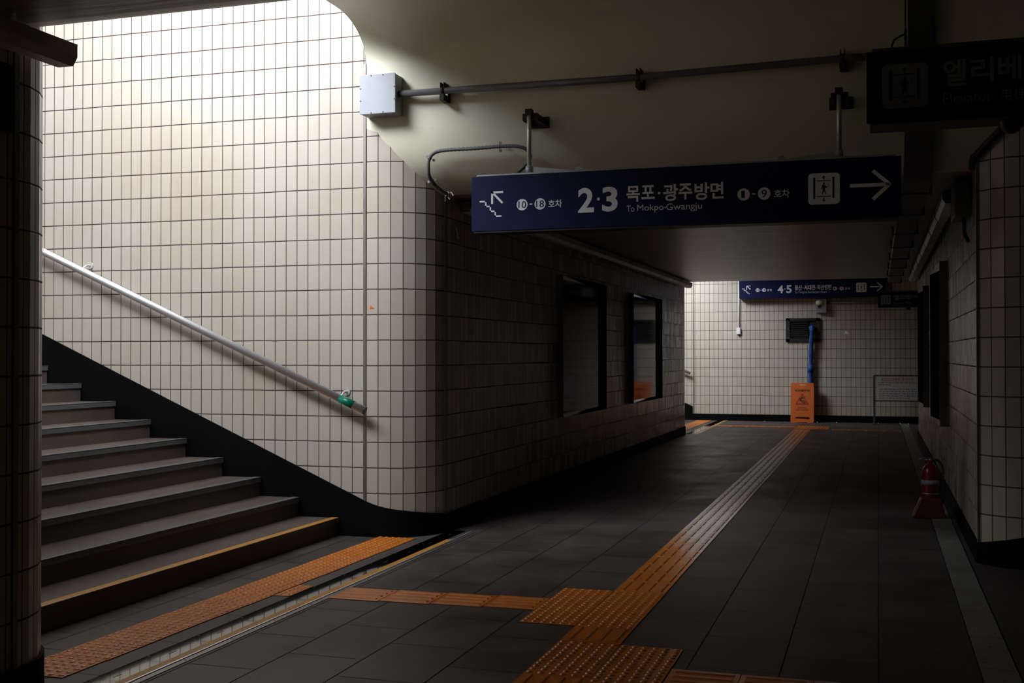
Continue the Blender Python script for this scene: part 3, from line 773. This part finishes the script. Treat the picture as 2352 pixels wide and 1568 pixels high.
# flexible conduit
def spline(pts, n):
    out = []; P = [Vector(p) for p in pts]; P = [P[0]*2-P[1]] + P + [P[-1]*2-P[-2]]
    for i in range(1, len(P)-2):
        for k in range(n):
            t_ = k/n; a, b_, c, d = P[i-1], P[i], P[i+1], P[i+2]
            out.append(.5*((2*b_) + (c-a)*t_ + (2*a-5*b_+4*c-d)*t_**2 + (3*b_-a-3*c+d)*t_**3))
    out.append(P[-2]); return out
fp = [(-2.60, 8.17, 2.765), (-2.545, 8.22, 2.83), (-2.515, 8.26, 2.90), (-2.535, 8.26, 2.955), (-2.60, 8.25, 2.985), (-2.72, 8.25, 2.995), (-2.95, 8.25, 2.99), (-3.19, 8.25, 2.99), (-3.285, 8.25, 2.972), (-3.328, 8.26, 2.925), (-3.338, 8.27, 2.87), (-3.345, 8.30, 2.81), (-3.335, 8.38, 2.755), (-3.295, 8.45, 2.71), (-3.262, 8.53, 2.685)]
sp_ = spline(fp, 24)
t = thing('flexible_conduit', 'dark ribbed flexible conduit looping over the cream beam to the big sign', 'conduit', (-2.9, 8.2, 2.7))
bm = new(); tube(bm, sp_, [.0135 + (.0022 if i % 3 == 0 else -.0008) for i in range(len(sp_))], 10); obj('hose', bm, M['conduit_grey'], t)
for i in (24*5+4, 24*9-6, 24*12-10):
    p = sp_[i]; d = (sp_[i+1]-sp_[i-1]).normalized(); s_, q_ = frame_of(d); bm = new()
    tube(bm, [p-d*.006, p+d*.006], .0175, 10)
    n_ = Vector((0, -1, 0)); lat = d.cross(n_).normalized()
    for sg in (-1, 1): cyl(bm, p+lat*sg*.03+Vector((0,.012,0)), p+lat*sg*.03+Vector((0,.022,0)), .011, 10)
    obj('saddle', bm, M['galvanised_pipe'], t)
e = Vector(fp[-1]); bm = new(); d = (e-Vector(fp[-2])).normalized(); cyl(bm, e-d*.03, e+d*.01, .02, 12); cyl(bm, e+d*.008, e+d*.014, .036, 4); obj('end_fitting', bm, M['trim_steel'], t)
# conduit along the seam of the right corner, and a box beside it
def seam_z(y): return 3.20-.49*sqrt(max(0, 1-((8.70-y)/.422)**2))
pts = [(x_-.02, y_-.03, seam_z(y_)-.012) for x_, y_ in ([(XR(8.6), 8.6)] + rp[:6])] + [(rp[5][0]+.5, rp[5][1]-.03, seam_z(rp[5][1])+.04)]
bm = new(); tube(bm, spline(pts, 5), .026, 12)
tag(obj('seam_conduit', bm, M['dark_plastic']), 'thick black conduit following the seam above the right corner tiles', 'conduit')
t = thing('wall_speaker', 'dark box on the right passage wall under the seam conduit', 'box', (XR(9.1)-.06, 9.1, 2.3))
bm = new(); box(bm, XR(9.1)-.12, XR(9.1)-.004, 8.85, 9.35, 2.42, 2.68, .01, 2); obj('case', bm, M['duct_paint'], t)
bm = new(); box(bm, XR(9.1)-.09, XR(9.1)-.03, 9.36, 9.40, 2.44, 2.54, .003, 1); obj('tag', bm, M['white_plastic'], t)
bm = new(); tube(bm, [(XR(9.1)-.05, 8.95, 2.42), (XR(9.1)-.05, 8.95, 2.30), (XR(9.1)-.02, 8.98, 2.24)], .014, 8); obj('cable', bm, M['dark_plastic'], t)
# torn bracket on the passage wall
t = thing('wall_bracket', 'small bent metal bracket on the dark wall below the conduit end', 'bracket', (XL+.02, 8.93, 2.37))
bm = new(); box(bm, XL, XL+.004, 8.88, 8.91, 2.372, 2.475); obj('back_strip', bm, M['grey_paint'], t)
bm = new(); prism(bm, [(8.915, 2.475), (8.935, 2.47), (8.985, 2.385), (8.955, 2.382)], lambda u, v, w: (XL+w, u, v), .012, .018); obj('bent_tab', bm, M['white_plastic'], t)

# ------------------------------------------------------------------ cable duct on the beam and soffit
t = thing('cable_duct', 'long dark cable duct running down the beam and away under the passage ceiling', 'duct', (.2, 14, 2.6))
bm = new()
prof = [(8.278, 4.0), (8.278, 3.25)] + [(8.70-.422*cos(a), 3.20-.49*sin(a)) for a in [pi/2*k/8 for k in range(1, 9)]] + [(9.0, 2.71), (20.6, 2.71)]
out_ = [(y-(.07 if i < 2 else .07*max(0, 1-(i-1)/7)), z-(0 if i < 2 else .08*min(1, (i-1)/7))) for i, (y, z) in enumerate(prof)]
for (a, b, c, d) in zip(prof, prof[1:], out_[1:], out_):
    xa = lambda y: dx(.155, y)-.012*min(max((y-8.3)/1, 0), 1); W_ = .19
    vs = [[bm.verts.new((xa(p[0])+w, p[0], p[1])) for p in (a, b, c, d)] for w in (0, W_)]
    A, B = vs
    for f in ((A[0],A[1],A[2],A[3]), (B[3],B[2],B[1],B[0]), (A[3],A[2],B[2],B[3])): bm.faces.new(f)
bmesh.ops.remove_doubles(bm, verts=bm.verts[:], dist=.0005)
obj('trunk', bm, M['duct_paint'], t)
for y in (9.15, 10.55, 12.2, 13.72, 15.4, 17.0, 18.7, 20.45):
    x = dx(.143, y); bm = new(); box(bm, x-.03, x+.22, y-.014, y+.014, 2.622, 2.63); box(bm, x-.03, x-.012, y-.014, y+.014, 2.622, 2.71); box(bm, x+.2, x+.22, y-.014, y+.014, 2.622, 2.71)
    obj('clamp_strap', bm, M['rusty_steel'], t)

# ------------------------------------------------------------------ fluorescent battens along the wall tops
def batten(x, y0, y1, sgn, z, label, group):
    t = thing('light_batten', label, 'light fitting', (x, (y0+y1)/2, z), group)
    hw = .058
    sec = [(-hw, .09), (hw, .09), (hw, .035), (hw*.62, 0), (-hw*.62, 0), (-hw, .035)]
    bm = new(); prism(bm, sec, lambda u, v, w: (x+u, w, z+v), y0+.008, y1-.008); obj('housing', bm, M['batten_white'], t)
    bm = new()
    for ya in (y0+.001, y1-.009): prism(bm, [(u*.96, v+.002) for u, v in sec], lambda u, v, w: (x+u, w, z+v), ya, ya+.008)
    obj('end_plate', bm, M['duct_paint'], t)
    for yy_ in (y0+.25, y1-.25):
        bm = new(); box(bm, x-.012, x+.012, yy_-.015, yy_+.015, z+.088, z+.11); obj('hanger', bm, M['rusty_steel'], t)
for k in range(9):
    batten(XL+.085, 8.95+k*1.283, 8.95+(k+1)*1.283, 1, 2.60, 'unlit light batten in the row along the left passage wall', 'battens on the left passage wall')
for k in range(8):
    batten(XR(9+k*1.283)-.11, 9.6+k*1.283, 9.6+(k+1)*1.283, -1, 2.60, 'unlit light batten in the row along the right passage wall', 'battens on the right passage wall')
t0 = None
batten(XL+.10, 2.76, 4.04, 1, 2.635, 'dark light batten jutting in at the top left corner', None)

# ------------------------------------------------------------------ poster frames
def poster_frame(label, side, y0, y1, z0, z1, group=None):
    xw = (lambda y: XL) if side > 0 else XR
    xm = xw((y0+y1)/2); dpt = .075
    t = thing('poster_frame', label, 'poster frame', (xm, (y0+y1)/2, z0), group)
    T = lambda u, v, w: (xw(u)+side*w, u, v)
    b_ = .058
    def bar(nm, outer, inner, mat):
        # outer edge stands proud, inner bevel slopes back to the glass
        (a, b), (c, d) = outer, inner; bm = new()
        P = lambda q, w: bm.verts.new(T(q[0], q[1], w))
        o0, o1, i0, i1 = P(a, dpt), P(b, dpt), P(d, .02), P(c, .02)
        w0, w1 = P(a, 0), P(b, 0)
        bm.faces.new((o0, o1, i0, i1)); bm.faces.new((w0, w1, o1, o0))
        return obj(nm, bm, M[mat], t)
    A, B, C, D = (y0, z0), (y1, z0), (y1, z1), (y0, z1)
    a, b, c, d = (y0+b_, z0+b_*.6), (y1-b_, z0+b_*.6), (y1-b_, z1-b_*.6), (y0+b_, z1-b_*.6)
    bar('sill', (A, B), (a, b), 'mirror_steel'); bar('frame_side', (B, C), (b, c), 'dark_plastic')
    bar('head', (C, D), (c, d), 'mirror_steel'); bar('frame_side', (D, A), (d, a), 'frame_steel')
    bm = new(); prism(bm, [a, b, c, d], T, .012, .02); obj('glass', bm, M['dark_glass'], t)
poster_frame('empty dark poster frame on the left wall, nearer one', 1, 12.05, 14.10, .745, 2.285)
poster_frame('empty dark poster frame on the left wall, nearer the far hall', 1, 15.75, 17.92, .745, 2.28)
poster_frame('dark poster frame seen edge-on on the right wall, nearer one', -1, 11.95, 14.05, .72, 2.33)
poster_frame('dark poster frame seen edge-on on the right wall, beyond the first', -1, 16.2, 18.3, .72, 2.33)
# sign panel at the left edge
t = thing('wall_sign', 'dark navy sign panel on the wall at the left edge', 'sign', (XL, 3.55, 2.33))
bm = new(); box(bm, XL, XL+.02, 3.2, 3.82, 2.335, 2.59, .003, 1); obj('panel', bm, M['sign_navy'], t)
bm = new(); box(bm, XL, XL+.012, 3.19, 3.83, 2.325, 2.60); obj('backing', bm, M['dark_plastic'], t)

# ------------------------------------------------------------------ far wall fittings
t = thing('vent_grille', 'black louvred ventilation grille on the far tiled wall', 'vent', (-1.615, YF, 1.69))
bm = new()
for a, b, c, d in ((-1.968,-1.263,2.125,2.185),(-1.968,-1.263,1.69,1.745),(-1.968,-1.885,1.69,2.185),(-1.345,-1.263,1.69,2.185)): box(bm, a, b, YF-.045, YF, c, d, .003, 1)
obj('frame', bm, M['black_louvre'], t)
bm = new()
for k in range(9):
    z = 1.765+k*.043; prism(bm, [(0, z), (-.022, z-.012), (-.024, z-.008), (-.002, z+.014)], lambda u, v, w: (w, YF-.015+u, v), -1.885, -1.515)
obj('louvres', bm, M['dark_plastic'], t)
bm = new(); box(bm, -1.885, -1.345, YF-.006, YF-.001, 1.745, 2.125); obj('back', bm, M['black_print'], t)
bm = new()
for x, z in ((-1.93, 2.14), (-1.93, 1.77), (-1.905, 1.95), (-1.33, 2.1), (-1.33, 2.03)): cyl(bm, (x, YF-.05, z), (x, YF-.044, z), .009, 8)
obj('screw', bm, M['aluminium'], t)
t = thing('drain_hose', 'blue hose hanging from the grille down behind the wet floor sign', 'hose', (-1.45, 25, 0))
bm = new(); hp = spline([(-1.455, 25.05, 1.97), (-1.425, 25.0, 1.985), (-1.425, 24.975, 1.9), (-1.445, 24.99, 1.6), (-1.455, 25.0, 1.25), (-1.462, 25.0, 1.05), (-1.458, 25.0, .8), (-1.45, 25.0, .3), (-1.45, 25.0, .02)], 6)
tube(bm, hp, [.05 + .006*sin(i*1.3) for i in range(len(hp))], 12); obj('hose', bm, M['blue_hose'], t)
bm = new(); tube(bm, [(-1.456, 25.0, 1.2), (-1.46, 25.0, 1.04)], [.058, .06], 12); obj('joint_wrap', bm, M['blue_hose'], t)
t = thing('wall_lamp_box', 'grey wall box with a round yellowed lamp below the 4·5 sign', 'lamp', (-1.235, YF, 2.29))
bm = new(); box(bm, -1.338, -1.133, YF-.11, YF, 2.292, 2.586, .004, 1); obj('case', bm, M['grey_box_side'], t)
bm = new(); dome(bm, (-1.275, YF-.11, 2.50), .078, .05, 20, 5, Vector((0,-1,0)))
for v in bm.verts: v.co.z = 2.50+(v.co.z-2.50)*.72
obj('lamp', bm, M['yellowed_white'], t)
bm = new(); cyl(bm, (-1.275, YF-.115, 2.425), (-1.275, YF-.13, 2.42), .03, 14); obj('sensor', bm, M['dark_plastic'], t)
bm = new(); tube(bm, [(-1.134, YF-.04, 2.50), (-.1, YF-.04, 2.49), (.9, YF-.04, 2.49)], .02, 10); tag(obj('conduit_pipe', bm, M['galvanised_pipe']), 'thin pipe along the far wall from the lamp box to the right', 'pipe')
t = thing('switch_drop', 'white conduit dropping from the 4·5 sign to a small switch box', 'switch', (-2.945, YF, 1.82))
bm = new(); tube(bm, [(-2.945, YF-.015, 3.0), (-2.945, YF-.015, 1.99)], .013, 10); obj('conduit', bm, M['white_plastic'], t)
bm = new(); box(bm, -2.998, -2.915, YF-.05, YF, 1.855, 1.99, .008, 2); obj('box', bm, M['white_plastic'], t)
bm = new(); cyl(bm, (-2.955, YF-.03, 1.83), (-2.955, YF-.03, 1.856), .02, 12); obj('gland', bm, M['dark_plastic'], t)
# paper scraps left on the far wall tiles
bm = new(); prism(bm, [(-.79, 1.85), (-.68, 1.85), (-.745, 1.92)], XZ(YF-.002), 0, .001); tag(obj('paper_scrap', bm, M['sign_white']), 'torn white paper corner stuck on the far wall', 'scrap')
bm = new(); prism(bm, [(-3.835, 1.785), (-3.795, 1.785), (-3.83, 1.81)], XZ(YA-.002), 0, .001); tag(obj('tape_scrap', bm, M['sign_orange']), 'tiny brown tape scrap on the tile beside the steel strip', 'scrap')

# wet floor sign
def wet_sign():
    y = 24.72; x0, x1 = -1.853, -1.385
    t = thing('wet_floor_sign', 'orange folding wet floor sign standing before the far wall', 'floor sign', ((x0+x1)/2, y, 0))
    tilt = .16
    T = lambda u, v, w: (u, y + v*tilt + w, v*.987)
    def panel(nm, T):
        bm = new(); o_ = rrect(x0, x1, .0, .835, .03)
        h_ = [(x0+.085, .075), (x1-.085, .075), (x1-.085, .118), (x0+.085, .118)]
        # panel built as bands so the grip slot stays open
        for za, zb in ((.012, .075), (.118, .8)): prism(bm, [(x0, za), (x1, za), (x1, zb), (x0, zb)], T, 0, .022)
        for xa, xb in ((x0, x0+.085), (x1-.085, x1)): prism(bm, [(xa, .075), (xb, .075), (xb, .118), (xa, .118)], T, 0, .022)
        prism(bm, [(x0, .8), (x1, .8), (x1, .815), (x1-.02, .835), (x0+.02, .835), (x0, .815)], T, 0, .022)
        prism(bm, [(x0+.015, 0), (x0+.13, 0), (x0+.12, .012), (x0+.005, .012)], T, 0, .022); prism(bm, [(x1-.13, 0), (x1-.015, 0), (x1-.005, .012), (x1-.12, .012)], T, 0, .022)
        return obj(nm, bm, M['sign_orange'], t)
    pn = panel('front_panel', T)
    panel('rear_panel', lambda u, v, w: (u, y + .29 - v*tilt + w, v*.987))
    bm = new(); text_into(bm, '미끄럼주의', -1.765, -1.475, .645, .70, T, -.002, 0, .03)
    text_into(bm, 'CAUTION', -1.715, -1.525, .295, .325, T, -.002, 0, .01); text_into(bm, 'WET FLOOR', -1.745, -1.495, .25, .282, T, -.002, 0, .01)
    # slipping figure
    cx = -1.62
    prism(bm, disc2(cx+.0, .53, .017), T, -.002, 0)
    stroke(bm, [(cx-.01, .515), (cx-.045, .468)], .022, T, -.0024, 0); stroke(bm, [(cx-.04, .47), (cx+.02, .425), (cx+.05, .412)], .017, T, -.0026, 0)
    stroke(bm, [(cx-.04, .465), (cx+.03, .46), (cx+.075, .43)], .016, T, -.0028, 0); stroke(bm, [(cx-.02, .505), (cx+.03, .515), (cx+.055, .545)], .011, T, -.003, 0); stroke(bm, [(cx-.02, .5), (cx-.065, .505)], .011, T, -.0032, 0)
    obj('black_lettering', bm, M['black_print'], pn, recalc=False)
    bm = new(); stroke(bm, [(-1.745, .385), (-1.495, .385), (-1.62, .60), (-1.745, .385)], .02, T, -.0018, 0); stroke(bm, [(-1.73, .403), (-1.51, .403)], .006, T, -.0022, 0)
    obj('warning_triangle', bm, M['red_print'], pn, recalc=False)
    bm = new(); text_into(bm, '■■ ■■■', -1.675, -1.56, .785, .80, T, -.002, 0, 0) if False else box(bm, -1.675, -1.56, y+.79*tilt-.003, y+.79*tilt, .775, .79)
    obj('sticker', bm, M['yellowed_white'], pn)
wet_sign()
# notice stand
def notice():
    y = 24.62
    t = thing('notice_stand', 'notice board on a dark metal stand at the far right, red heading', 'notice board', (.25, y, 0))
    bm = new()
    for x in (-.185, .80): box(bm, x-.02, x+.02, y-.015, y+.015, 0, .99, .004, 1); 
    obj('post', bm, M['duct_paint'], t)
    bm = new(); box(bm, -.185, .80, y-.015, y+.015, .975, 1.005, .003, 1); box(bm, -.185, .80, y-.015, y+.015, .465, .49, .003, 1); obj('crossbar', bm, M['duct_paint'], t)
    bm = new()
    for x in (-.185, .80): box(bm, x-.03, x+.03, y-.16, y+.16, 0, .025, .004, 1)
    obj('foot', bm, M['duct_paint'], t)
    bm = new(); box(bm, -.14, .775, y-.01, y+.005, .49, .975, .002, 1); bd = obj('board', bm, M['board_white'], t)
    T = XZ(y-.01)
    bm = new(); text_into(bm, '승강기 이용자 주의사항', -.05, .58, .895, .945, T, -.0015, 0, .012); prism(bm, [(-.05, .878), (.58, .878), (.58, .884), (-.05, .884)], T, -.0015, 0)
    obj('heading', bm, M['red_print'], bd, recalc=False)
    bm = new(); rr = random.Random(3)
    for r_, (xa, xb) in enumerate(((-.11, .64), (-.11, .12), None, (-.085, .62), (-.085, .63), (-.085, .64), (-.085, .64), (-.085, .50)) ) if False else enumerate([(-.11,.64),(-.11,.12),(0,0),(-.085,.62),(-.085,.63),(-.085,.64),(-.085,.64),(-.085,.50)]):
        z = .838 - r_*.0445 - (0 if r_ < 2 else .0); x = xa
        while x < xb:
            for _ in range(rr.randint(2, 4)):
                if x > xb: break
                h_ = rr.uniform(.012, .02); prism(bm, [(x, z), (x+.013, z), (x+.013, z+h_), (x, z+h_)], T, -.0012, 0); x += .018
            x += .016
    obj('small_print', bm, M['anti_slip_grey'], bd, recalc=False)
notice()

# fire extinguisher in its red stand
def extinguisher():
    x, y = .385, 10.72
    t = thing('fire_extinguisher', 'red fire extinguisher in a red floor stand by the right wall', 'fire extinguisher', (x, y, 0)); lift = .0045
    bm = new(); lathe(bm, [(.068, .05), (.073, .06), (.073, .385), (.068, .415), (.05, .445), (.026, .462), (.02, .485)], (x, y, 0)); cb = obj('cylinder', bm, M['red_enamel'], t)
    bm = new(); lathe(bm, [(.0737, .285), (.0737, .325)], (x, y, 0)); obj('label_band', bm, M['sign_white_dimmed'], cb)
    bm = new(); lathe(bm, [(.0737, .205), (.0737, .212)], (x, y, 0)); obj('seam_band', bm, M['aluminium'], cb)
    bm = new(); cyl(bm, (x, y, .48), (x, y, .51), .018, 12); tube(bm, [(x+.02, y, .515), (x-.06, y, .515), (x-.095, y-.01, .50)], .007, 8); tube(bm, [(x+.02, y, .50), (x-.05, y, .497)], .006, 8); obj('valve_lever', bm, M['trim_steel'], t)
    bm = new(); tube(bm, spline([(x+.015, y, .50), (x+.06, y-.01, .495), (x+.098, y-.01, .44), (x+.10, y-.01, .34), (x+.088, y-.01, .22)], 6), .011, 10); obj('hose', bm, M['dark_plastic'], t)
    bm = new(); tube(bm, [(x+.088, y-.01, .24), (x+.086, y-.01, .12)], [.011, .017], 12); obj('nozzle', bm, M['dark_plastic'], t)
    bm = new()
    A = [(-.155, -.10, 0), (.125, -.10, 0), (.125, .10, 0), (-.155, .10, 0)]; B = [(-.085, -.085, .17), (.085, -.085, .17), (.085, .085, .17), (-.085, .085, .17)]
    va = [bm.verts.new((x+a, y+b, c)) for a, b, c in A]; vb = [bm.verts.new((x+a, y+b, c)) for a, b, c in B]
    bm.faces.new(va); bm.faces.new(vb)
    for k in range(4): bm.faces.new((va[k], va[(k+1)%4], vb[(k+1)%4], vb[k]))
    bmesh.ops.bevel(bm, geom=bm.edges[:], offset=.012, segments=2, profile=.5, affect='EDGES')
    obj('floor_stand', bm, M['dark_red'], t); t.location.z += lift
extinguisher()
